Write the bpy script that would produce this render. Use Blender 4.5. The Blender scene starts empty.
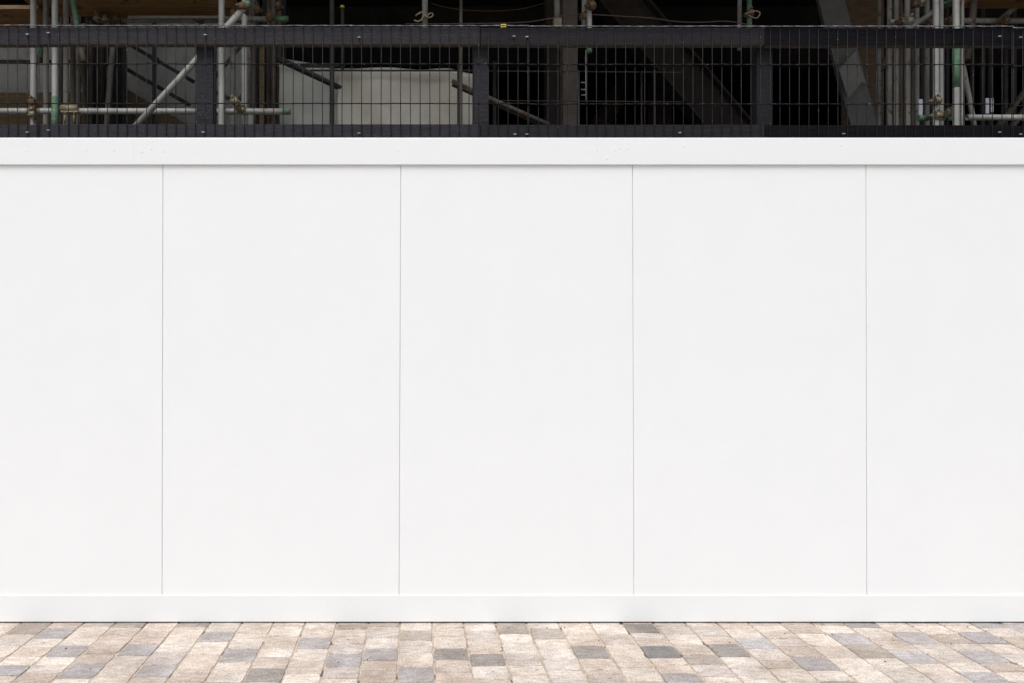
import bpy, bmesh, math, random
from mathutils import Vector, Matrix
R = math.radians
rnd = random.Random(7)
scene = bpy.context.scene
C = scene.collection

# ------------------------------------------------------------------ camera
CAM_Y, CAM_Z, F = -4.5, 1.418, 866.0
cam_d = bpy.data.cameras.new('camera'); cam = bpy.data.objects.new('camera', cam_d); C.objects.link(cam)
cam.location = (0, CAM_Y, CAM_Z); cam.rotation_euler = (R(90), 0, 0)
cam_d.sensor_width = 36; cam_d.lens = 36*F/1024
cam_d.shift_x = 96/1024; cam_d.shift_y = 8.5/1024
cam_d.clip_start = 0.05; cam_d.clip_end = 2000
scene.camera = cam

def X(px, y): return (px-416)/F*(y-CAM_Y)          # world x of a column of the photo at depth y
def Z(py, y): return CAM_Z+(350-py)/F*(y-CAM_Y)    # world z of a row of the photo at depth y
def P(px, py, y): return Vector((X(px, y), y, Z(py, y)))

# ------------------------------------------------------------------ materials
def new_mat(name):
    m = bpy.data.materials.new(name); m.use_nodes = True
    nt = m.node_tree; b = nt.nodes['Principled BSDF']
    return m, nt, b
def nmat(name, c1, c2, scale=8, rough=.7, metal=0, stretch=(1,1,1), bump=0.0, bscale=60, speck=None, lo=.35, hi=.65, spec=.5):
    m, nt, b = new_mat(name); N, L = nt.nodes, nt.links
    tc = N.new('ShaderNodeTexCoord'); mp = N.new('ShaderNodeMapping'); mp.inputs['Scale'].default_value = stretch
    L.new(tc.outputs['Object'], mp.inputs['Vector'])
    no = N.new('ShaderNodeTexNoise'); no.inputs['Scale'].default_value = scale; no.inputs['Detail'].default_value = 8
    no.inputs['Roughness'].default_value = .65
    L.new(mp.outputs[0], no.inputs['Vector'])
    cr = N.new('ShaderNodeValToRGB'); cr.color_ramp.elements[0].position = lo; cr.color_ramp.elements[1].position = hi
    cr.color_ramp.elements[0].color = (*c1, 1); cr.color_ramp.elements[1].color = (*c2, 1)
    L.new(no.outputs['Fac'], cr.inputs['Fac']); out = cr.outputs[0]
    if speck:
        n2 = N.new('ShaderNodeTexNoise'); n2.inputs['Scale'].default_value = speck[1]; n2.inputs['Detail'].default_value = 4
        L.new(tc.outputs['Object'], n2.inputs['Vector'])
        r2 = N.new('ShaderNodeValToRGB'); r2.color_ramp.elements[0].position = speck[2]; r2.color_ramp.elements[1].position = speck[2]+.06
        r2.color_ramp.elements[0].color = (0,0,0,1); r2.color_ramp.elements[1].color = (1,1,1,1)
        L.new(n2.outputs['Fac'], r2.inputs['Fac'])
        mx = N.new('ShaderNodeMix'); mx.data_type = 'RGBA'
        L.new(r2.outputs[0], mx.inputs['Factor']); L.new(out, mx.inputs['A']); mx.inputs['B'].default_value = (*speck[0], 1)
        out = mx.outputs['Result']
    L.new(out, b.inputs['Base Color'])
    b.inputs['Roughness'].default_value = rough; b.inputs['Metallic'].default_value = metal
    b.inputs['Specular IOR Level'].default_value = spec
    if bump:
        n3 = N.new('ShaderNodeTexNoise'); n3.inputs['Scale'].default_value = bscale; n3.inputs['Detail'].default_value = 5
        L.new(mp.outputs[0], n3.inputs['Vector'])
        bp = N.new('ShaderNodeBump'); bp.inputs['Strength'].default_value = bump; bp.inputs['Distance'].default_value = .004
        L.new(n3.outputs['Fac'], bp.inputs['Height']); L.new(bp.outputs[0], b.inputs['Normal'])
    return m
M = {}
M['board']   = nmat('white_board', (.80,.826,.836), (.815,.841,.851), 3, .5, bump=.03, bscale=220, speck=((.775,.80,.81), 240, .58), spec=.4)
M['trim']    = nmat('white_trim', (.775,.805,.812), (.79,.82,.827), 2, .35, bump=.02, bscale=14, stretch=(.4,1,2), spec=.5)
M['screw']   = nmat('painted_screw', (.88,.88,.87), (.9,.9,.88), 20, .3)
M['rail_a']  = nmat('rail_paint_lit', (.0115,.0108,.0142), (.020,.0188,.0238), 22, .75, stretch=(.4,1,3), bump=.8, bscale=70, speck=((.075,.075,.085), 160, .63), spec=.3)  # same rail paint, brighter light at the left end put into the colour
M['rail_b']  = nmat('rail_paint_half_lit', (.007,.0064,.0082), (.013,.012,.0148), 22, .75, stretch=(.4,1,3), bump=.8, bscale=70, speck=((.045,.045,.05), 160, .64), spec=.22)  # same rail paint, half-lit middle put into the colour
M['rail_c']  = nmat('rail_paint_unlit', (.0036,.0033,.0042), (.007,.0065,.008), 22, .7, stretch=(.4,1,3), bump=.8, bscale=70, speck=((.014,.014,.017), 160, .65), spec=.06)  # same rail paint, dim right end put into the colour
M['raw']     = nmat('bare_timber_edge', (.035,.028,.024), (.07,.052,.04), 30, .8)
M['wire']    = nmat('coated_wire', (.0035,.0035,.007), (.009,.009,.013), 60, .5, spec=.18, speck=((.16,.16,.16), 70, .68))
M['wire_hi']  = nmat('top_wire_highlight', (.05,.05,.06), (.15,.15,.17), 25, .4, spec=.5, speck=((.4,.4,.4), 60, .66))  # highlight along the top wire painted as a paler colour
M['bolt']    = nmat('zinc_bolt', (.2,.2,.2), (.36,.36,.35), 40, .35, metal=.6)
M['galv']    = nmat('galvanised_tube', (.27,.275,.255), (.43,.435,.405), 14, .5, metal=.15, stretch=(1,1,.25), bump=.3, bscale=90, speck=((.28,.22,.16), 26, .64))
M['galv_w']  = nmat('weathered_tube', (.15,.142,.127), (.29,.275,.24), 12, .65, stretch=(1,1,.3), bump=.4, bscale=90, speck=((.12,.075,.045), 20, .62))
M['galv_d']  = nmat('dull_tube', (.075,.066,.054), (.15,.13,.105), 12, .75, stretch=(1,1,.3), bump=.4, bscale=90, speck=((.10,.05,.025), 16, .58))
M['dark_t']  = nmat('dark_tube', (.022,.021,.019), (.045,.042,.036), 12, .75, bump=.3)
M['green']   = nmat('green_paint', (.055,.14,.075), (.12,.23,.135), 18, .6, speck=((.26,.27,.25), 38, .57))
M['rust']    = nmat('rusty_coupler', (.09,.055,.03), (.22,.15,.085), 45, .75, metal=.2, bump=.6)
M['brass']   = nmat('yellow_coupler', (.16,.13,.075), (.36,.31,.20), 45, .5, metal=.3, bump=.6)
M['ply']     = nmat('plywood', (.23,.12,.038), (.36,.205,.08), 7, .75, stretch=(.6,6,6), bump=.3, speck=((.09,.05,.022), 9, .62))
M['ply_e']   = nmat('plywood_edge', (.36,.25,.14), (.5,.36,.22), 20, .75)
M['ply_m']   = nmat('dark_brown_plywood', (.10,.068,.034), (.165,.115,.06), 6, .8, stretch=(.6,6,6), bump=.3, speck=((.06,.04,.02), 9, .62))  # darker brown than the deck plywood
M['ply_d']   = nmat('old_plywood', (.12,.085,.055), (.19,.135,.085), 6, .85, stretch=(1,1,4), bump=.3)
M['sheet']   = nmat('grey_sheet', (.68,.68,.655), (.78,.78,.75), 4, .8, bump=.4, bscale=10, speck=((.62,.62,.60), 5, .62))
M['tarp']    = nmat('off_white_tarp', (.53,.50,.43), (.63,.60,.52), 3, .6, bump=.3, bscale=12)
M['tarp_g']  = nmat('grey_tarp', (.43,.44,.40), (.54,.54,.49), 3, .6, bump=.3, bscale=12)
M['conc']    = nmat('shade_dark_concrete', (.016,.016,.016), (.034,.032,.03), 2, .95, bump=.3, spec=.1)  # gloom of the interior put into a near-black base colour
M['col']     = nmat('brown_grey_steel', (.14,.12,.105), (.20,.175,.15), 5, .75, bump=.2)
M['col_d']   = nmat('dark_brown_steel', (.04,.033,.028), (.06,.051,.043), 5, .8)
M['brace']   = nmat('grey_steel', (.16,.165,.16), (.21,.215,.205), 6, .7, bump=.2)
M['gusset']  = nmat('pale_grey_plate', (.26,.26,.25), (.32,.32,.30), 6, .65)
M['rope']    = nmat('rope_fibre', (.22,.18,.12), (.36,.30,.21), 60, .9)
M['cable']   = nmat('grey_brown_cable', (.08,.062,.05), (.13,.10,.08), 20, .8)
M['yellow']  = nmat('yellow_plastic', (.62,.48,.03), (.75,.6,.05), 20, .5)
M['cord'] = nmat('dull_yellow_cord', (.16,.11,.02), (.22,.16,.03), 20, .8)
M['cream']   = nmat('cream_plastic', (.22,.20,.13), (.32,.29,.20), 10, .5)
M['white']   = nmat('pale_plastic', (.55,.57,.66), (.68,.70,.78), 10, .4)
M['dirt']    = nmat('bare_ground', (.012,.011,.010), (.022,.020,.018), 1.5, .95, bump=.5)
M['asph']    = nmat('far_paving', (.22,.20,.18), (.34,.31,.28), 3, .9)
M['sand']    = nmat('joint_sand', (.33,.265,.205), (.52,.43,.345), 18, .95, bump=.5, speck=((.13,.09,.06), 8, .58))

def paver_mat():
    m, nt, b = new_mat('stone_paver'); N, L = nt.nodes, nt.links
    at = N.new('ShaderNodeVertexColor'); at.layer_name = 'Col'
    tc = N.new('ShaderNodeTexCoord')
    def noise(scale, st=(1,1,1), det=6, rough=.6):
        mp = N.new('ShaderNodeMapping'); mp.inputs['Scale'].default_value = st; L.new(tc.outputs['Object'], mp.inputs['Vector'])
        n = N.new('ShaderNodeTexNoise'); n.inputs['Scale'].default_value = scale; n.inputs['Detail'].default_value = det
        n.inputs['Roughness'].default_value = rough; L.new(mp.outputs[0], n.inputs['Vector']); return n
    def ramp(n, p0, p1, c0, c1):
        r = N.new('ShaderNodeValToRGB'); r.color_ramp.elements[0].position = p0; r.color_ramp.elements[1].position = p1
        r.color_ramp.elements[0].color = (*c0, 1); r.color_ramp.elements[1].color = (*c1, 1); L.new(n.outputs['Fac'], r.inputs['Fac']); return r.outputs[0]
    def mul(a, bb, fac=1):
        x = N.new('ShaderNodeMix'); x.data_type = 'RGBA'; x.blend_type = 'MULTIPLY'; x.inputs['Factor'].default_value = fac
        L.new(a, x.inputs['A']); L.new(bb, x.inputs['B']); return x.outputs['Result']
    big = ramp(noise(4, det=6, rough=.7), .34, .66, (.80,.765,.735), (1.09,1.08,1.07))
    streak = ramp(noise(30, (.6,1.2,1)), .36, .64, (.80,.77,.75), (1.08,1.07,1.06))
    fine = ramp(noise(120, det=4, rough=.85), .40, .58, (.62,.59,.57), (1.13,1.13,1.13))
    pits = ramp(noise(85, det=4, rough=.7), .30, .37, (.50,.43,.38), (1,1,1))
    stain = ramp(noise(1.9, det=7, rough=.75), .40, .56, (.86,.84,.82), (1.03,1.03,1.03))
    gum = ramp(noise(14, det=1), .235, .255, (.62,.58,.56), (1,1,1))
    rusty = ramp(noise(9, det=3), .66, .75, (1,1,1), (1.0,.86,.76))
    c = mul(at.outputs['Color'], big); c = mul(c, streak); c = mul(c, fine); c = mul(c, pits); c = mul(c, rusty); c = mul(c, stain); c = mul(c, gum)
    L.new(c, b.inputs['Base Color']); b.inputs['Roughness'].default_value = .8; b.inputs['Specular IOR Level'].default_value = .3
    bp = N.new('ShaderNodeBump'); bp.inputs['Strength'].default_value = .5; bp.inputs['Distance'].default_value = .003
    n = noise(120, det=5, rough=.7); L.new(n.outputs['Fac'], bp.inputs['Height']); L.new(bp.outputs[0], b.inputs['Normal'])
    return m
M['paver'] = paver_mat()

# ------------------------------------------------------------------ object helpers
def obj(name, bm, mats, parent=None, label=None):
    me = bpy.data.meshes.new(name); bm.normal_update(); bm.to_mesh(me); bm.free()
    for m in (mats if isinstance(mats, (list, tuple)) else [mats]): me.materials.append(M[m])
    o = bpy.data.objects.new(name, me); C.objects.link(o); o.parent = parent
    if label: o['label'] = label
    return o
def tag(o, label=None, cat=None, group=None, kind=None):
    if label: o['label'] = label
    if cat: o['category'] = cat
    if group: o['group'] = group
    if kind: o['kind'] = kind
    return o
def thing(name, label, cat, group=None):
    o = bpy.data.objects.new(name, None); C.objects.link(o); o.empty_display_size = .2
    return tag(o, label, cat, group)
def box(bm, x0, x1, y0, y1, z0, z1, bev=0.0, mat=0):
    r = bmesh.ops.create_cube(bm, size=1)
    vs = r['verts']
    for v in vs:
        v.co = Vector(((x0+x1)/2+v.co.x*(x1-x0), (y0+y1)/2+v.co.y*(y1-y0), (z0+z1)/2+v.co.z*(z1-z0)))
    fs = set(f for v in vs for f in v.link_faces)
    for f in fs: f.material_index = mat
    if bev:
        es = list(set(e for v in vs for e in v.link_edges))
        bmesh.ops.bevel(bm, geom=es, offset=bev, segments=2, affect='EDGES', profile=.5)
    return vs
def cyl(bm, a, b, r, seg=14, r2=None, mat=0):
    a = Vector(a); b = Vector(b); d = b-a
    q = d.to_track_quat('Z', 'Y').to_matrix().to_4x4(); q.translation = (a+b)/2
    res = bmesh.ops.create_cone(bm, cap_ends=True, segments=seg, radius1=r, radius2=r if r2 is None else r2, depth=d.length, matrix=q)
    for f in set(f for v in res['verts'] for f in v.link_faces):
        f.material_index = mat; f.smooth = len(f.verts) == 4
def pipe(bm, a, b, r, seg=16, wall=.004, bow=.0012):
    """hollow, very slightly bowed steel tube with open ends"""
    a = Vector(a); b = Vector(b); d = (b-a); n = max(3, int(d.length/.5)); dn = d.normalized()
    up = Vector((0,1,0)) if abs(dn.y) < .9 else Vector((1,0,0))
    u = dn.cross(up).normalized(); v = dn.cross(u)
    ph = rnd.random()*6.28; rings = []
    for rr in (r, r-wall):
        col = []
        for i in range(n+1):
            t = i/n; c = a+d*t+(u*math.cos(ph)+v*math.sin(ph))*bow*math.sin(math.pi*t)
            col.append([bm.verts.new(c+(u*math.cos(2*math.pi*k/seg)+v*math.sin(2*math.pi*k/seg))*rr) for k in range(seg)])
        rings.append(col)
    for q, col in enumerate(rings):
        for i in range(n):
            for k in range(seg):
                k2 = (k+1) % seg; f = [col[i][k], col[i][k2], col[i+1][k2], col[i+1][k]]
                if q: f.reverse()
                bm.faces.new(f).smooth = True
    for e in (0, n):
        for k in range(seg):
            k2 = (k+1) % seg; f = [rings[0][e][k2], rings[0][e][k], rings[1][e][k], rings[1][e][k2]]
            if e: f.reverse()
            bm.faces.new(f)
def beam(bm, a, b, w, t, flange=None):
    """rectangular bar (or I-section when flange is given) from a to b: w across in the picture plane, t in depth"""
    a = Vector(a); b = Vector(b); d = (b-a); q = d.normalized()
    side = q.cross(Vector((0,1,0))).normalized(); dep = side.cross(q).normalized()
    mat = Matrix((side, dep, q)).transposed().to_4x4(); mat.translation = (a+b)/2
    parts = [((-w/2, w/2), (-t/2, t/2))] if flange is None else [((-w/2, -w/2+flange), (-t/2, t/2)), ((w/2-flange, w/2), (-t/2, t/2)), ((-w/2+flange, w/2-flange), (-flange/2, flange/2))]
    for (x0, x1), (y0, y1) in parts:
        vs = box(bm, x0, x1, y0, y1, -d.length/2, d.length/2)
        for v in vs: v.co = mat @ v.co
def tube(name, parent, mat, a, b, r=.0242, label=None):
    bm = bmesh.new(); pipe(bm, a, b, r); return obj(name, bm, mat, parent, label)
def vtube(parent, px, y, mat, r=.0242, py0=None, py1=None, lean=0, name='standard', label=None):
    z0 = 0 if py1 is None else Z(py1, y); z1 = 4.9 if py0 is None else Z(py0, y)
    if py0 is not None or py1 is not None or lean == 0:
        pass
    xm = X(px, y)
    return tube(name, parent, mat, (xm-lean, y, z0), (xm+lean, y, z1), r, label)
def band(parent, a, b, r=.0250, mat='green', name='painted_band'):
    bm = bmesh.new(); cyl(bm, a, b, r+.0012, 16); return obj(name, bm, mat, parent)
def coupler(parent, c, ax1=(0,0,1), ax2=(1,0,0), mat='rust', off=.048):
    """scaffold coupler: two clamp saddles back to back, each with flap, T-bolt and nut"""
    bm = bmesh.new(); c = Vector(c)
    for s, ax in ((1, Vector(ax1).normalized()), (-1, Vector(ax2).normalized())):
        cc = c+Vector((0, s*off/2, 0))
        cyl(bm, cc-ax*.022, cc+ax*.022, .0275, 14)
        side = ax.cross(Vector((0,1,0))).normalized()
        for k in (-1, 1):
            p = cc+side*k*.0295
            cyl(bm, p-ax*.016, p+ax*.016, .007, 8)
        p = cc+side*.037
        cyl(bm, p-Vector((0,.030,0)), p+Vector((0,.030,0)), .006, 8)
        cyl(bm, p-Vector((0,.034,0)), p-Vector((0,.022,0)), .009, 6)
    return obj('coupler', bm, mat, parent)
def ropepath(name, pts, r, mat, parent=None, seg=8):
    """smooth round strand through points"""
    P2 = []
    n = len(pts)
    for i in range(n-1):
        p0 = Vector(pts[max(i-1, 0)]); p1 = Vector(pts[i]); p2 = Vector(pts[i+1]); p3 = Vector(pts[min(i+2, n-1)])
        for k in range(6):
            t = k/6
            P2.append(.5*((2*p1)+(-p0+p2)*t+(2*p0-5*p1+4*p2-p3)*t*t+(-p0+3*p1-3*p2+p3)*t**3))
    P2.append(Vector(pts[-1])); bm = bmesh.new(); rings = []
    for i, p in enumerate(P2):
        d = (P2[min(i+1, len(P2)-1)]-P2[max(i-1, 0)]).normalized()
        u = d.cross(Vector((.1,1,.05))).normalized(); v = d.cross(u)
        rings.append([bm.verts.new(p+(u*math.cos(6.2832*k/seg)+v*math.sin(6.2832*k/seg))*r) for k in range(seg)])
    for i in range(len(rings)-1):
        for k in range(seg):
            bm.faces.new([rings[i][k], rings[i][(k+1) % seg], rings[i+1][(k+1) % seg], rings[i+1][k]]).smooth = True
    bm.faces.new(list(reversed(rings[0]))); bm.faces.new(rings[-1])
    return obj(name, bm, mat, parent)

# ------------------------------------------------------------------ pavement
PITCH = .1642; X0 = X(21, 0)
def Dy(py): return CAM_Z*F/(py-350)+CAM_Y      # y on the ground of a photo row
# grey setts seen in the photograph: px centre, py top, py bottom, shade
GS = [(28,624,634,1),(55,628,638.5,2),(66,645,657,2),(6,665,676,2),(77,663.5,678,2),(135,644,655.5,2),(154,663,677,2),
 (214,632,642,2),(235,649,662,2),(250,669,684,3),(128,623,627.5,1),(195,623,627,1),(350,624,629,1),(313,638,648.5,2),
 (341,654,667,2),(377,648.5,660.5,2),(268,668.5,682,3),(412,630.5,640.5,1),(412,667,682,2),(447,648.5,660,3),(485,654,666,3),
 (505,624,634,1),(545,628.5,639,1),(638,623.5,633,3),(587,646,658.5,3),(657,646,658,4),(727,644,657,3),(753,638,648.5,5),
 (677,673.5,684,2),(600,674,684,1),(857,623,627.5,2),(845,633,644,2),(913,632,644,5),(973,632,643.5,2),(812,657,670.5,2),
 (910,651,663.5,5),(982,651,663,2),(863,645,658,1),(980,672,685,2),(992,623,628,2),(1015,624,631,5),(180,652,664,0),(700,655,664,1)]
spec = {}
for px, a, b, s in GS:
    yc = Dy((a+b)/2); k = math.floor((X(px, yc)-X0)/PITCH)
    spec.setdefault(k, []).append((Dy(a), Dy(b), s))       # far y, near y
cream = [(.67,.62,.57), (.71,.665,.62), (.61,.56,.51), (.69,.65,.605), (.64,.605,.57), (.60,.54,.485), (.57,.53,.50)]
grey = {0:(.54,.51,.49), 1:(.42,.385,.35), 2:(.42,.415,.425), 3:(.31,.295,.285), 4:(.23,.235,.24), 5:(.50,.50,.52)}
bm = bmesh.new(); col = bm.loops.layers.float_color.new('Col')
def sett(x0, x1, y0, y1, c):
    g = .0026; gy = .0016; h = rnd.uniform(-.0012, .0012); tx = rnd.uniform(-.0008, .0008); ty = rnd.uniform(-.0008, .0008); i = .002
    x0 += g+rnd.uniform(0,.0012); x1 -= g+rnd.uniform(0,.0012); y0 += gy; y1 -= gy
    lev = [(0, -.05), (0, -.0035+h), (i, h)]
    xm = (x0+x1)/2; ym = (y0+y1)/2; hx = (x1-x0)/2; hy = (y1-y0)/2; pts = []
    det = 4 if y0 > -3 else 1; cs = [(-1,-1),(1,-1),(1,1),(-1,1)]
    for q in range(4):
        (ax, ay), (bx_, by_) = cs[q], cs[(q+1) % 4]
        for k in range(det):
            t = k/det; px_ = ax+(bx_-ax)*t; py_ = ay+(by_-ay)*t; cut = (.965-rnd.choice((0,0,0,.05))) if k == 0 and det > 1 else 1
            jj = .0011 if det > 1 else 0
            pts.append((xm+px_*hx*cut, ym+py_*hy*cut, rnd.uniform(-jj, jj), rnd.uniform(-jj, jj)*.7))
    rings = []; NP = len(pts)
    for ins, z in lev:
        rings.append([bm.verts.new((x+jx+(ins if x+jx < xm else -ins)*(abs(x-xm) > hx*.5), y+jy+(ins if y+jy < ym else -ins)*(abs(y-ym) > hy*.5), z+tx*(x-xm)/hx+ty*(y-ym)/hy)) for x, y, jx, jy in pts])
    fs = [bm.faces.new(rings[2])]
    for q in range(2):
        for k in range(NP): fs.append(bm.faces.new([rings[q][k], rings[q][(k+1)%NP], rings[q+1][(k+1)%NP], rings[q+1][k]]))
    for f in fs:
        for l in f.loops: l[col] = (*c, 1)
YN, YF = -7.0, .22
for k in range(-34, 52):
    x0 = X0+k*PITCH
    cuts = sorted(spec.get(k, []), key=lambda s: -s[0])
    y = YF; segs = []
    def fill(a, b):                       # a far, b near, plain setts of mixed length
        n = max(1, round((a-b)/rnd.uniform(.115, .165))); w = [rnd.uniform(.8, 1.2) for _ in range(n)]; t = sum(w); yy = a
        for ww in w: segs.append((yy, yy-(a-b)*ww/t, None)); yy -= (a-b)*ww/t
    for a, b, s in cuts:
        if a > y: a = y
        if y-a > .05: fill(y, a)
        elif y > a: a = y
        if a-b > .03: segs.append((a, b, s)); y = b
    a = y-rnd.uniform(.05, .12) if not cuts else y
    if a < y: segs.append((y, a, None))
    fill(a, YN)
    seen_to = Dy(684)
    for a, b, s in segs:
        if s is None:
            c = rnd.choice(cream); u = rnd.uniform(.92, 1.06)
            inview = (a+b)/2 > seen_to and -3 < x0 < 3.6
            if not inview and rnd.random() < .2: c = grey[rnd.choice([1,2,2,3,5])]
            elif rnd.random() < .14: c = (.53,.475,.43)
        else: c = grey[s]; u = rnd.uniform(.95, 1.04)
        if b < a: sett(x0, x0+PITCH, b, a, tuple(v*u for v in c))
xa, xb = X0-34*PITCH, X0+52*PITCH
vs = [bm.verts.new(p) for p in ((xa,YN,-.005),(xb,YN,-.005),(xb,YF,-.005),(xa,YF,-.005))]
f = bm.faces.new(vs); f.material_index = 1
tag(obj('pavement', bm, ['paver', 'sand']), kind='structure')
bm = bmesh.new()
for x0, x1, y0, y1, z in ((-600,600,-600,YN,-.004), (-600,xa,YN,YF,-.004), (xb,600,YN,YF,-.004)):
    bm.faces.new([bm.verts.new(p) for p in ((x0,y0,z),(x1,y0,z),(x1,y1,z),(x0,y1,z))])
bm.faces.new([bm.verts.new(p) for p in ((-600,YF,-.006),(600,YF,-.006),(600,600,-.006),(-600,600,-.006))]).material_index = 1
tag(obj('ground', bm, ['asph', 'dirt']), kind='structure')
bm = bmesh.new()
for k in range(260):
    x = rnd.uniform(-4, 5); y = -.02-abs(rnd.gauss(0, .35)); rr = rnd.uniform(.0012, .0042)
    if y < -1.5: continue
    m_ = Matrix.Translation((x, y, .001+rr*.4)) @ Matrix.Rotation(rnd.random()*6.28, 4, 'Z') @ Matrix.Diagonal((1.3, .9, .55, 1))
    q = bmesh.ops.create_icosphere(bm, subdivisions=1, radius=rr, matrix=m_); mi = rnd.choice((0,0,1,2))
    for v in q['verts']:
        v.co += Vector((rnd.uniform(-1,1), rnd.uniform(-1,1), rnd.uniform(-.5,.5)))*rr*.2
        for f in v.link_faces: f.material_index = mi
tag(obj('grit', bm, ['sand', 'dirt', 'ply_e']), kind='stuff', label='scattered grit and crumbs on the stone pavement along the hoarding', cat='grit')

# ------------------------------------------------------------------ white hoarding
HB = thing('hoarding', 'long white panelled hoarding with smooth top and bottom trim boards along the stone pavement', 'hoarding')
seams = [163, 401, 632.5, 866]
sx = [X(p, 0) for p in seams]
W = 1.216
DX = {0: -1, 1: -2, 2: 1.5, 3: 1}
xs = [sx[0]-W*3, sx[0]-W*2, sx[0]-W] + sx + [sx[-1]+W, sx[-1]+W*2, sx[-1]+W*3]
ZT = Z(137, -.024)
lean = lambda x: next((DX[i]/F*4.5 for i in DX if abs(sx[i]-x) < 1e-6), 0)
for a, b in zip(xs[:-1], xs[1:]):
    bm = bmesh.new(); box(bm, a+.0013, b-.0013, 0, .015, .02, ZT-.006, bev=.0022)
    for v in bm.verts:
        if v.co.z < 1: v.co.x += lean(a) if v.co.x < (a+b)/2 else lean(b)
    obj('panel', bm, 'board', HB)
bm = bmesh.new(); box(bm, xs[0], xs[-1], .0155, .034, .02, ZT-.012)
for a in xs[1:-1]:
    for v in box(bm, a-.0011, a+.0011, .0065, .0153, .021, ZT-.014):
        if v.co.z < 1: v.co.x += lean(a)
obj('backing', bm, 'board', HB)
# trim boards
def trim(x0, x1, z0, z1, name, yf=-.013):
    bm = bmesh.new(); box(bm, x0+.00015, x1-.00015, yf, -.0006, z0, z1, bev=.0015 if name == 'bottom_trim' else .004)
    for v in bm.verts:
        if v.co.x < x0+.006: v.co.x = x0+.00015
        if v.co.x > x1-.006: v.co.x = x1-.00015
    return obj(name, bm, 'trim', HB)
tj = [xs[0], X(133, -.024), X(1085, -.024), xs[-1]]
zt0 = Z(164.3, -.024)
tops = [trim(a, b, zt0, ZT, 'top_trim') for a, b in zip(tj[:-1], tj[1:])]
zb0, zb1 = Z(621.8, -.006), Z(595.3, -.006)
bj = [xs[0], X(-120, 0), X(1130, 0), xs[-1]]
bots = [trim(a, b, zb0, zb1, 'bottom_trim', -.006) for a, b in zip(bj[:-1], bj[1:])]
def screw(px, py, parent, r=.0042):
    bm = bmesh.new(); p = P(px, py, -.0132 if parent in tops else -.0062); cyl(bm, p, p+Vector((0,-.0014,0)), r, 10, r*.6); obj('screw', bm, 'screw', parent)
for px, py in ((26,151),(86,150.5),(114,150)): screw(px, py, tops[0])
for px, py in ((142,152),(151,149),(163,151.5),(398,150.5),(588,151.5),(597,151),(607,158.5)): screw(px, py, tops[1])
for px, py in ((615,150),(620,148.5),(627,149),(684,164-18),(842,145),(941,146)): screw(px, py, tops[1])
for px, py in ((272,607),(324,604),(351,608),(478,602),(628,616),(771,607),(865,606)): screw(px, py, bots[1], .0032)

# ------------------------------------------------------------------ mesh fence above the hoarding
FN = thing('mesh_fence', 'black timber rail fence with welded wire mesh rising behind the white hoarding', 'fence')
YW, YR, YRB = .056, .062, .106
pz = lambda py: Z(py, YR)
zt, ztb, zb, zbb = pz(27.5), pz(45), pz(124.5), pz(124.5)-.13
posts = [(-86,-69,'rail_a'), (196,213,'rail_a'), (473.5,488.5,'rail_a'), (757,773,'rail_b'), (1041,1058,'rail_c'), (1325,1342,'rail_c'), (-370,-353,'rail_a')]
rl = [(xs[0]+.2, X(38.5,YR), 'rail_a'), (X(38.5,YR), X(480.5,YR), 'rail_a'), (X(480.5,YR), X(765,YR), 'rail_b'), (X(765,YR), X(1012.5,YR), 'rail_c'), (X(1012.5,YR), xs[-1]-.2, 'rail_c')]  # light fading left to right, painted as stepped rail tones
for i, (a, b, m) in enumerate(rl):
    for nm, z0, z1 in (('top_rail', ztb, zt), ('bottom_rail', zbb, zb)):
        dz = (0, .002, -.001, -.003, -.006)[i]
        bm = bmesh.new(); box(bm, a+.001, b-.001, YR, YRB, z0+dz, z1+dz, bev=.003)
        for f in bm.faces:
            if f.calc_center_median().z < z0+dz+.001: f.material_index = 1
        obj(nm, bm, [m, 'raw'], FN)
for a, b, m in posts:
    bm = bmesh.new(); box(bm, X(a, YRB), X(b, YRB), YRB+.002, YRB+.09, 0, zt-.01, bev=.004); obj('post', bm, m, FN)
rw = .0023
wp = 9.69/F*(YW-CAM_Y)
def meshpanel(x0, x1, dz, yo):
    bm = bmesh.new(); n = round((x1-x0)/wp); y = YW+yo
    for i in range(n+1):
        x = x0+(x1-x0)*i/n; j = rnd.uniform(-.0012,.0012)
        cyl(bm, (x+j, y, 1.95), (x-j, y, Z(26.2, YW)+dz+.004), rw, 6)
    for q, py in enumerate((26, 64.2, 103.8, 143.4, 183)):
        z = Z(py, YW)+dz
        pts = [(x0-.006+(x1-x0+.012)*k/40, y-.0048, z+rnd.uniform(-.0012,.0012)) for k in range(41)]
        for a, b in zip(pts[:-1], pts[1:]): cyl(bm, a, b, rw*(1.3 if q else 1.35), 6, mat=0 if q else 1)
    return obj('mesh_panel', bm, ['wire', 'wire_hi'], FN)
mx = [X(37.5, YW), X(523.5, YW), X(1012.5, YW)]
meshpanel(mx[0]-50*wp, X(37.0, YW), .002, 0)
meshpanel(mx[0]+.008, mx[1]+.022, 0, .0)
meshpanel(mx[1]+.028, mx[2]-.004, -.003, .0)
meshpanel(mx[2]+.004, mx[2]+.004+50*wp, -.012, 0)
for px, py in ((27,34),(48,32.5),(205,34.5),(359,37),(514,36),(527,36.5),(27,132),(48,130),(203,132),(359,133),(515,134),(527,134),(680,132.5),(844,133.5),(1000,36),(1021,37),(1000,132),(1021,134)):
    bm = bmesh.new(); p = P(px, py, YW-.009)
    cyl(bm, p, p+Vector((0,.016,0)), .0042, 6); box(bm, p.x-.009, p.x+.009, p.y+.001, p.y+.003, p.z-.0015, p.z+.002)
    obj('bolt', bm, 'bolt', FN)

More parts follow.
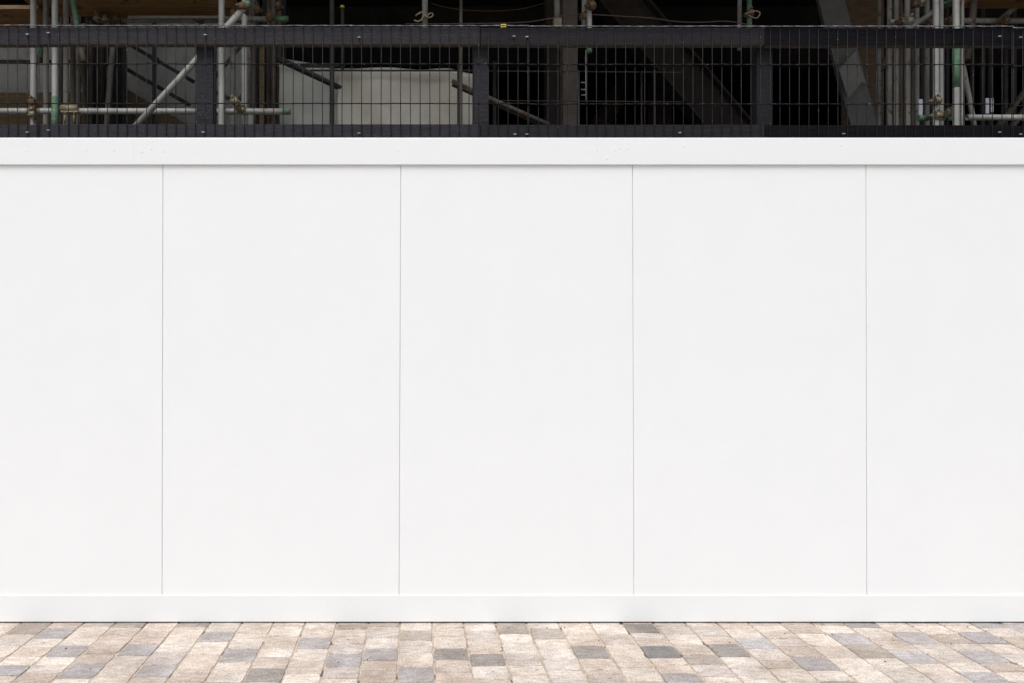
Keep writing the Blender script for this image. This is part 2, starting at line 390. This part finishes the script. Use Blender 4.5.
# ------------------------------------------------------------------ building shell behind, with unseen overhead parts added to shade it
BD = thing('unfinished_building', 'dark open concrete and steel building shell under construction behind the fence', 'building')
def bpart(name, mat, *bx, **kw):
    bm = bmesh.new(); box(bm, *bx, **kw); return obj(name, bm, mat, BD)
bpart('shading_slab', 'conc', -10.4, 12.4, .885, 15.4, 6.4, 6.75)  # added overhead to keep skylight off the interior
bpart('shading_fascia', 'conc', -10, 12, .7, .88, 6.2, 8.0)  # added out of view, its lower edge limits the light coming in
bpart('rear_wall', 'conc', -10.4, 12.4, 15.003, 15.3, -.05, 6.397)
bpart('side_wall', 'conc', -10.3, -10.02, .9, 15, -.05, 6.397)
bpart('side_wall', 'conc', 12.02, 12.3, .9, 15, -.05, 6.397)
bpart('shading_roof', 'conc', -10, 12, .9, 15, 8.02, 8.3)  # added out of view to close the shell against the sky
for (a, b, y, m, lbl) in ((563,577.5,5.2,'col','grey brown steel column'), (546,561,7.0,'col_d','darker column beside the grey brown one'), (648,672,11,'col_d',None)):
    bm = bmesh.new(); x0, x1 = X(a, y), X(b, y); w = x1-x0
    box(bm, x0, x1, y, y+.012, 0, 6.38); box(bm, x0, x1, y+w, y+w+.012, 0, 6.38); box(bm, (x0+x1)/2-.006, (x0+x1)/2+.006, y+.0122, y+w-.0002, 0, 6.38)
    obj('column', bm, m, BD, lbl)
# overhead beams, dim
bpart('beam', 'conc', -10, 12, 8.0, 8.3, 5.5, 6.38)
# diagonal members
bm = bmesh.new(); beam(bm, P(817.2, -50, 5.6), P(879.5, 190, 5.6), .30, .06)
br = obj('brace', bm, 'brace', BD, 'grey diagonal steel brace with paler plate')
y = 5.6
def plate(pts, y, t, mat, parent, name):
    bm = bmesh.new(); fr = [bm.verts.new(P(a, b, y)) for a, b in pts]
    f = bm.faces.new(fr); r = bmesh.ops.extrude_face_region(bm, geom=[f])
    for v in r['geom']:
        if isinstance(v, bmesh.types.BMVert): v.co.y += t
    bmesh.ops.recalc_face_normals(bm, faces=bm.faces)
    return obj(name, bm, mat, parent)
plate([(839,69),(856,51),(866,84),(862,82),(848,98)], 5.47, .02, 'gusset', br, 'gusset_plate')
bm = bmesh.new(); beam(bm, P(612,-8,7), P(800,214,7), .52, .3, .03); obj('brace', bm, 'col_d', BD)
bm = bmesh.new(); beam(bm, P(700,-40,10.5), P(560,190,10.5), .30, .2, .02); obj('brace', bm, 'col_d', BD)
# brown board wall behind the right tubes
bm = bmesh.new(); box(bm, X(842, 6.0), X(884, 6.0), 6.0, 6.03, 0, 6.3)
tag(obj('plywood_sheet', bm, 'ply_d'), 'tall dark brown plywood panel between the grey diagonal brace and the upright tubes', 'board')

# ------------------------------------------------------------------ left: grey sheeted wall, boards
bm = bmesh.new(); n = 60; yb = 4.7; rows = 14
g = []
for j in range(rows+1):
    r = []
    for i in range(n+1):
        x = X(-120, yb)+(X(244, yb)-X(-120, yb))*i/n; z = 4.9*j/rows
        r.append(bm.verts.new((x, yb+.03*math.sin(x*4+.6*z)+.015*math.sin(x*9.1+z*2)+rnd.uniform(-.006,.006), z)))
    g.append(r)
for j in range(rows):
    for i in range(n): bm.faces.new([g[j][i], g[j][i+1], g[j+1][i+1], g[j+1][i]]).smooth = True
bmesh.ops.solidify(bm, geom=bm.faces[:], thickness=.01)
tag(obj('sheeting', bm, 'sheet'), 'large grey protective sheet hung behind the left scaffold', 'sheet')
plate([(-60,92.5),(117,92.5),(117,83),(152,104),(205,135),(205,190),(-60,190)], 4.45, .02, 'ply_m', None, 'plywood_board')
o = bpy.data.objects['plywood_board']; tag(o, 'low brown plywood board with sloping right edge standing before the grey sheet', 'board')

# ------------------------------------------------------------------ left scaffold
SL = thing('scaffold', 'scaffold of pale steel tubes with plywood deck and diagonal brace at the left', 'scaffold')
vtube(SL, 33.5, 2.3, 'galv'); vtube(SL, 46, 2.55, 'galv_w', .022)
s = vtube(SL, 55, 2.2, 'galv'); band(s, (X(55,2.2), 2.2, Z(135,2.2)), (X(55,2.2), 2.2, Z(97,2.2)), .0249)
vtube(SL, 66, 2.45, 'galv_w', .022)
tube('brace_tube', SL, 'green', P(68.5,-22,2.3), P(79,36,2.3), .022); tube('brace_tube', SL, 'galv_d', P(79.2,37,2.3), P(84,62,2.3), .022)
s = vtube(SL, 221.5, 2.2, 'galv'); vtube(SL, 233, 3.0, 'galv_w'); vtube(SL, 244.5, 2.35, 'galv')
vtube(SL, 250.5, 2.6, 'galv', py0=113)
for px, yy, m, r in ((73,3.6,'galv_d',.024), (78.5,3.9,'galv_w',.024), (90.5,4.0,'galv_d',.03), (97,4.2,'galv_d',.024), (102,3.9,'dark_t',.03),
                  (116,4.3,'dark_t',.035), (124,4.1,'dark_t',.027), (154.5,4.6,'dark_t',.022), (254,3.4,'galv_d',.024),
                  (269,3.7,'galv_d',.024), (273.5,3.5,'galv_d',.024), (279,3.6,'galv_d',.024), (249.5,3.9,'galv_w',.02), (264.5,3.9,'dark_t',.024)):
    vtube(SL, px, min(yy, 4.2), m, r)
tube('brace_tube', SL, 'galv_d', P(77,20,3.8), P(94,160,3.8), .028)
tube('brace_tube', SL, 'galv_w', P(114,30,3.8), P(105.5,140,3.8), .026)
t = tube('brace_tube', SL, 'galv', P(133,129,2.05), P(249,2.5,2.05)); band(t, P(244,8,2.05), P(249.3,2.2,2.05), .0252)
l = tube('ledger', SL, 'galv', P(-140,111,2.26), P(290,111.5,2.26)); band(l, P(283,111.4,2.26), P(290.4,111.5,2.26), .0249)
bm = bmesh.new()
cyl(bm, P(61,108.8,2.24), P(78.5,108.8,2.24), .032, 14); p = P(65,112,2.22); cyl(bm, p, p-Vector((0,0,.09)), .008, 8); p = P(74,112,2.22); cyl(bm, p, p-Vector((0,0,.09)), .008, 8)
p = P(61,111.5,2.2); box(bm, p.x, X(78.5,2.2), 2.195, 2.203, p.z-.006, p.z+.006)
obj('sleeve_coupler', bm, 'brass', l)
l = tube('ledger', SL, 'galv_w', P(97,20,3.1), P(218,20,3.1)); l = tube('ledger', SL, 'galv_w', P(218,19,3.25), P(288,19,3.25)); band(l, P(275,19,3.25), P(288.4,19,3.25))
tube('ledger', SL, 'galv', P(128,17,3.0), P(226,17,3.0), .014)
coupler(SL, P(33.5,103,2.25), mat='rust'); coupler(SL, P(34,110,2.25), mat='rust'); coupler(SL, P(34,115,2.25), mat='brass')
coupler(SL, P(238,107,2.2), (1,.2,.8), (1,0,0), 'brass'); coupler(SL, P(243.5,111,2.25), mat='brass'); coupler(SL, P(236,102,2.1), (.3,0,1), (1,0,.6), 'brass')
coupler(SL, P(243,7.5,2.05), (1,0,1.05), (0,0,1), 'rust'); coupler(SL, P(246,10,2.1), (1,0,1), (0,0,1), 'rust')
coupler(SL, P(98,18.5,3.05), mat='brass'); coupler(SL, P(106,20,3.05), (1,0,0), (0,0,1), 'brass'); coupler(SL, P(117,20,3.05), (1,0,0), (0,0,1), 'rust')
coupler(SL, P(270,17,3.2), mat='rust'); coupler(SL, P(279,6,3.3), mat='rust'); coupler(SL, P(200,20,3.05), (1,0,0), (0,0,1), 'rust')
coupler(SL, P(258,10,3.3), mat='rust')
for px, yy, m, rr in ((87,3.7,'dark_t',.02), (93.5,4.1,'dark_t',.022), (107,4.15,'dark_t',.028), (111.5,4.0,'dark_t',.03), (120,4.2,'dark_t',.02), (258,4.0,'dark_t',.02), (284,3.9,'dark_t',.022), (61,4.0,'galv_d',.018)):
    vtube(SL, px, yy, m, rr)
# dark braces and ledger further in
tube('ledger', SL, 'dark_t', P(-140,61.5,4.3), P(108,61.5,4.3), .017)
for a, b in (((122,40),(194,82)), ((105,57),(190,105)), ((213,80),(240,47)), ((236,106),(262,60)), ((213,91),(238,103))):
    tube('brace_tube', SL, 'dark_t' if a[0] < 200 else 'galv_d', P(*a, 4.3), P(*b, 4.3), .019)
coupler(SL, P(41,58,4.3), mat='rust'); coupler(SL, P(106,56,4.3), mat='rust'); coupler(SL, P(155,59,4.3), mat='rust')
band(SL, P(41,30,4.2), P(41,58,4.2), .024, 'green', 'painted_tube')
# decks
bm = bmesh.new(); za, ya = 4.30, 2.82
for k in range(3):
    box(bm, X(-200, ya), X(38, ya), ya+k*.232, ya+k*.232+.225, Z(9, ya), Z(5, ya), bev=.002)
for f in bm.faces:
    if f.normal.y < -.7: f.material_index = 1
obj('deck', bm, ['ply', 'ply_e'], SL)
bm = bmesh.new(); zd = Z(16.5, 3.15)
for k in range(6):
    box(bm, X(42, 3.15), X(243, 3.15), 1.75+k*.234, 1.75+k*.234+.23, zd, zd+.035, bev=.002)
obj('deck', bm, 'ply', SL)
bm = bmesh.new(); beam(bm, P(76,3,3.2), P(100,26,3.2), .06, .05); obj('brace_tube', bm, 'dark_t', SL)
# orange-brown upright board in the cluster
bm = bmesh.new(); box(bm, X(259.2,3.3), X(263.8,3.3), 3.3, 3.34, 0, Z(30,3.3), bev=.002)
tag(obj('timber_plank', bm, 'ply_m'), 'narrow orange brown plank standing upright among the left scaffold tubes', 'plank')

# ------------------------------------------------------------------ draped tarpaulin
def tarp(name, px0, px1, top, y, mat, folds, label, drop=0.0):
    bm = bmesh.new(); n = 90; m = 34; g = []
    xa, xb = X(px0, y), X(px1, y)
    for j in range(m+1):
        row = []
        for i in range(n+1):
            u = i/n; px = px0+(px1-px0)*u
            zt_ = Z(top(px), y); t = j/m
            z = zt_-(zt_-.3)*(t**1.5)
            x = xa+(xb-xa)*u
            d = (zt_-z)
            w = folds*(.10*math.sin(x*3.1+d*.8)+.05*math.sin(x*7.7-d*2.2+1)+.035*math.sin(x*13-d*7+2*math.sin(x*2))+.02*math.sin(x*4+d*9))*min(1, .25+d*2)
            band_ = -.07*math.exp(-((d-.045)/.035)**2)
            row.append(bm.verts.new((x, y+w+band_, z)))
        g.append(row)
    for j in range(m):
        for i in range(n): bm.faces.new([g[j][i], g[j+1][i], g[j+1][i+1], g[j][i+1]]).smooth = True
    # folded over the top, falling back
    back = [bm.verts.new(v.co+Vector((0, .35, -.05))) for v in g[0]]
    for i in range(n): bm.faces.new([g[0][i], g[0][i+1], back[i+1], back[i]]).smooth = True
    o = obj(name, bm, mat); md = o.modifiers.new('thick', 'SOLIDIFY'); md.thickness = .004; return tag(o, label, 'tarpaulin')
tarp('tarpaulin', 338, 473, lambda p: 69+max(0,(p-450))*.18+.7*math.sin(p*.11), 3.3, 'tarp', .6, 'off-white tarpaulin draped over a low frame behind the middle of the fence')
tarp('tarpaulin', 279, 341, lambda p: 58+(p-281)*.2, 3.45, 'tarp_g', .8, 'greyish green sheet hanging left of the off-white tarpaulin')

# ------------------------------------------------------------------ middle scaffold
SM = thing('scaffold', 'thin dark scaffold poles with sloping braces around the off-white tarpaulin in the middle', 'scaffold')
vtube(SM, 332, 2.9, 'dark_t', .013+.008)
vtube(SM, 342.5, 3.05, 'dark_t', .016, py0=8, py1=70, name='standard')
bm = bmesh.new(); p = P(342.3, 8, 3.05); cyl(bm, p, p+Vector((0,0,.02)), .018, 12); obj('end_cap', bm, 'yellow', SM)
vtube(SM, 461, 2.9, 'galv_d', .014); vtube(SM, 458.5, 3.0, 'dark_t', .012, py0=64)
vtube(SM, 494.5, 4.2, 'dark_t', .02, py0=62)
tube('brace_tube', SM, 'dark_t', P(276,56,2.9), P(341,87.5,2.9), .017); tube('brace_tube', SM, 'dark_t', P(278,61,2.95), P(338,88.5,2.95), .012)
tube('brace_tube', SM, 'galv_d', P(452,81,3.0), P(549,124.5,3.0), .018); tube('brace_tube', SM, 'dark_t', P(452,85,3.05), P(549,129,3.05), .012)
tube('ledger', SM, 'dark_t', P(310,70.5,3.0), P(480,70.5,3.0), .008)
tube('ledger', SM, 'dark_t', P(300,66,3.1), P(345,66,3.1), .014)
s = vtube(SM, 425, 2.6, 'galv_w', .0242, py1=29)
s = vtube(SM, 587-2.5, 2.7, 'galv_w', .024, py1=28)
s2 = vtube(SM, 589.2, 2.65, 'galv', .022, py1=52.5, py0=9); band(s2, (X(589.2,2.65), 2.65, Z(53,2.65)), (X(589.2,2.65), 2.65, Z(44,2.65)), .0228)
coupler(SM, P(590,4.5,2.65), mat='rust'); coupler(SM, P(584.5,17,2.7), mat='rust'); coupler(SM, P(592,6,2.6), (0,0,1),(1,0,.4), mat='rust')
vtube(SM, 739.5, 3.0, 'galv_w', .019, py1=50.5)
s = vtube(SM, 749.5, 2.9, 'green', .021, py1=40)
coupler(SM, P(749.5,14,2.88), mat='rust')
s = vtube(SM, 557, 3.2, 'galv_w', .026, py1=24)
tube('ledger', SM, 'galv_d', (X(400,3.0), 2.75, 4.45), (X(800,3.0), 2.75, 4.45)); tube('ledger', SM, 'galv_d', (X(300,3.0), 3.0, 4.55), (X(420,3.0), 3.0, 4.55))
bm = bmesh.new(); p = P(557,23,3.1); box(bm, p.x-.036, p.x+.036, 3.05, 3.12, p.z-.05, p.z+.03, bev=.006); o = obj('junction_box', bm, 'cream'); 
tag(o, 'small cream box fixed at the foot of the tan pole above the top rail', 'box')
# rope tied around the hanging pole
o = ropepath('rope', [P(414,20,2.5),P(418,21.5,2.5),P(422,19,2.52),P(424,14.5,2.55),P(427,15.5,2.54),P(431,13,2.55),P(433,15,2.56),P(430,17.5,2.55),P(425,16,2.54),P(423,12,2.54),P(418,14,2.53),P(416,15.5,2.5)], .006, 'rope')
tag(o, 'frayed tan rope knotted round a hanging pole above the fence', 'rope')
o = ropepath('rope', [P(745,14,2.82),P(751,12,2.8),P(756,11,2.8),P(760,13,2.8),P(757,18,2.8),P(752,17,2.8),P(748,15,2.8)], .005, 'rope')
tag(o, 'loop of tan rope tied to the green pole above the fence', 'rope')
o = ropepath('cable', [P(405,24,2.85),P(470,23.6,2.85),P(520,22.5,2.85),P(545,19.5,2.85),P(572,14.5,2.85),P(600,15,2.85),P(625,16.5,2.85),P(650,18,2.85),P(676,21.5,2.85),P(700,22.3,2.85),P(725,21.3,2.85),P(745,24,2.85),P(765,28,2.85)], .0046, 'cable')
tag(o, 'slack grey-brown cable strung across the dark opening above the fence', 'cable')
o = ropepath('cable', [P(430,3,5.5),P(455,9,5.5),P(490,11,5.5),P(520,9,5.5),P(545,3,5.5)], .004, 'cord'); tag(o, 'thin dull yellow cord sagging in the dark above the cable', 'cord')
bm = bmesh.new(); p = P(504,24.5,.2); 
# yellow tag on top rail
YT = thing('tag', 'small yellow tag with black marks on top of the fence rail', 'tag')
bm = bmesh.new(); x0 = X(501,YW); box(bm, x0, x0+.028, YR+.004, YR+.012, zt+.003, zt+.02, bev=.001); obj('plate', bm, 'yellow', YT)
bm = bmesh.new()
for k in (.006, .013, .020): box(bm, x0+k, x0+k+.003, YR+.0025, YR+.0038, zt+.007, zt+.016)
obj('mark', bm, 'dark_t', YT)

# guardrail deeper in the building
GR = thing('guardrail', 'thin brown guardrail of two rails and posts deep in the dark opening', 'railing')
for py in (71.5, 101): tube('rail', GR, 'galv_d', P(480,py-.5,5.0), P(682,py+.8,5.0), .007)
for px, m in ((578.8,'galv_w'), (641.5,'galv_d'), (654.5,'galv_w'), (494,'galv_d')): tube('post', GR, m, (X(px,4.97), 4.97, 0), (X(px,4.97), 4.97, Z(70.5,4.97)), .0095)
bm = bmesh.new()
for py in (82.5, 89.5, 95): cyl(bm, P(581,py,4.9), P(586,py,4.9), .006, 8)
cyl(bm, P(585.8,50,4.9), P(585.8,100,4.9), .006, 8); obj('hook', bm, 'white', GR)

# ------------------------------------------------------------------ right scaffold
SR = thing('scaffold', 'dense row of upright weathered scaffold tubes at the right behind the fence', 'scaffold')
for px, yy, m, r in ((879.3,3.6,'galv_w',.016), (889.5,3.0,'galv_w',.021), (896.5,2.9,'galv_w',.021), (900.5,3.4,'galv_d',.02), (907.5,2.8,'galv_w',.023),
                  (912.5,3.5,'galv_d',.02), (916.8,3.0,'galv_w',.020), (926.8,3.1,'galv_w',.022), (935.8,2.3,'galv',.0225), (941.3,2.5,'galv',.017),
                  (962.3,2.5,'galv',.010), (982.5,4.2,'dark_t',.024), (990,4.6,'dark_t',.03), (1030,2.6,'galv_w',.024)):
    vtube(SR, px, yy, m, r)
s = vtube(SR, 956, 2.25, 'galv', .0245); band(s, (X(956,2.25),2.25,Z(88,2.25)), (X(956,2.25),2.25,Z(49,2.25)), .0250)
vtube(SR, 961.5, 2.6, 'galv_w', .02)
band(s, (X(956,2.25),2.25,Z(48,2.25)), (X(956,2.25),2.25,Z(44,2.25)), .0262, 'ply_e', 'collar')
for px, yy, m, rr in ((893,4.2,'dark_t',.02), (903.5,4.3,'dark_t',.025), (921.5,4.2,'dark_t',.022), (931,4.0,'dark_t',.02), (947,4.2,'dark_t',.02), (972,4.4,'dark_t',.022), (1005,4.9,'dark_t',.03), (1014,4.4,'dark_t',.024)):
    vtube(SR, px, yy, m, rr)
tube('brace_tube', SR, 'galv_w', P(963,66,2.7), P(976,135,2.7), .02); tube('brace_tube', SR, 'galv_d', P(976,-10,2.9), P(967,60,2.9), .028)
tube('brace_tube', SR, 'galv_w', P(905,32,2.6), P(937,9,2.6), .020)
tube('ledger', SR, 'galv', P(967,117.5,2.35), P(1160,117.5,2.35), .0235)
l = tube('ledger', SR, 'galv', P(918.5,118,2.4), P(953,118,2.4), .021); band(l, P(918,118,2.4), P(928,118,2.4), .0218); band(l, P(944,118,2.4), P(951,118,2.4), .0218)
tube('ledger', SR, 'galv_w', P(944,21,2.9), P(1160,21,2.9)); tube('ledger', SR, 'galv_w', P(889,22,2.7), P(934,21.5,2.7), .021)
for px, py, yy, m in ((901,21.5,2.65,'rust'), (908,21.5,2.6,'galv_w'), (914,4,2.8,'rust'), (920,3,2.7,'brass'), (926,21,2.7,'rust'), (936,101,2.27,'brass'), (936,116,2.3,'brass'),
                      (953.5,111,2.3,'brass'), (947,114,2.35,'brass'), (956,2,2.3,'rust'), (949,3,2.5,'green'), (1004,21,2.85,'rust'), (949,22,2.8,'rust')):
    coupler(SR, P(px,py,yy), (rnd.uniform(-.2,.2),0,1), (1,0,rnd.uniform(-.2,.2)), m)
for a, b in (((996,129),(1040,72)), ((1008,132),(1044,84)), ((993,26),(1040,-14)), ((905,30),(880,70)), ((940,36),(968,-4))):
    tube('brace_tube', SR, 'galv_d', P(*a, 3.7), P(*b, 3.7), .028)
bm = bmesh.new(); zd = Z(8.5, 3.1)
for k in range(6): box(bm, X(958,3.1), X(1250,3.1), 1.75+k*.226, 1.75+k*.226+.222, zd, zd+.038, bev=.002)
obj('deck', bm, 'ply', SR)
def strip(px0, px1, a, b, y, label, g=None):
    bm = bmesh.new(); box(bm, X(px0,y), X(px1,y), y, y+.012, Z(b,y), Z(a,y), bev=.002); tag(obj('plastic_strip', bm, 'white'), label, 'plastic strip', g)
strip(919,922.8,99,115,2.75,'short pale blue plastic strip upright beside the green ended tube')
strip(986,989.3,98,113.5,2.9,'pale plastic strip, left one of a pair above the right ledger','pale strips in a pair')
strip(991.4,993.6,98,112,2.9,'pale narrow plastic strip, right one of a pair above the right ledger','pale strips in a pair')

# ------------------------------------------------------------------ light
w = bpy.data.worlds.new('World'); scene.world = w; w.use_nodes = True
nt = w.node_tree; bg = nt.nodes['Background']
sky = nt.nodes.new('ShaderNodeTexSky'); sky.sky_type = 'NISHITA'; sky.sun_disc = False
EL, AZ = 64, 200       # sun behind the camera and a little to the left
sky.sun_elevation = R(EL); sky.sun_rotation = R(AZ); sky.air_density = 1.0; sky.dust_density = 5; sky.ozone_density = 1
hs = nt.nodes.new('ShaderNodeHueSaturation'); hs.inputs['Saturation'].default_value = .42
nt.links.new(sky.outputs[0], hs.inputs['Color']); nt.links.new(hs.outputs[0], bg.inputs['Color'])
bg.inputs['Strength'].default_value = .15
sd = bpy.data.lights.new('sun', 'SUN'); sd.energy = 1.3; sd.angle = R(40); sd.color = (.985, .99, 1)
so = bpy.data.objects.new('sun', sd); C.objects.link(so)
az = R(AZ); d = Vector((math.sin(az)*math.cos(R(EL)), math.cos(az)*math.cos(R(EL)), math.sin(R(EL))))
so.rotation_euler = d.to_track_quat('Z', 'Y').to_euler()
scene.view_settings.view_transform = 'Standard'; scene.view_settings.look = 'None'
scene.view_settings.exposure = 0.18; scene.view_settings.gamma = 1
scene.view_settings.use_curve_mapping = False
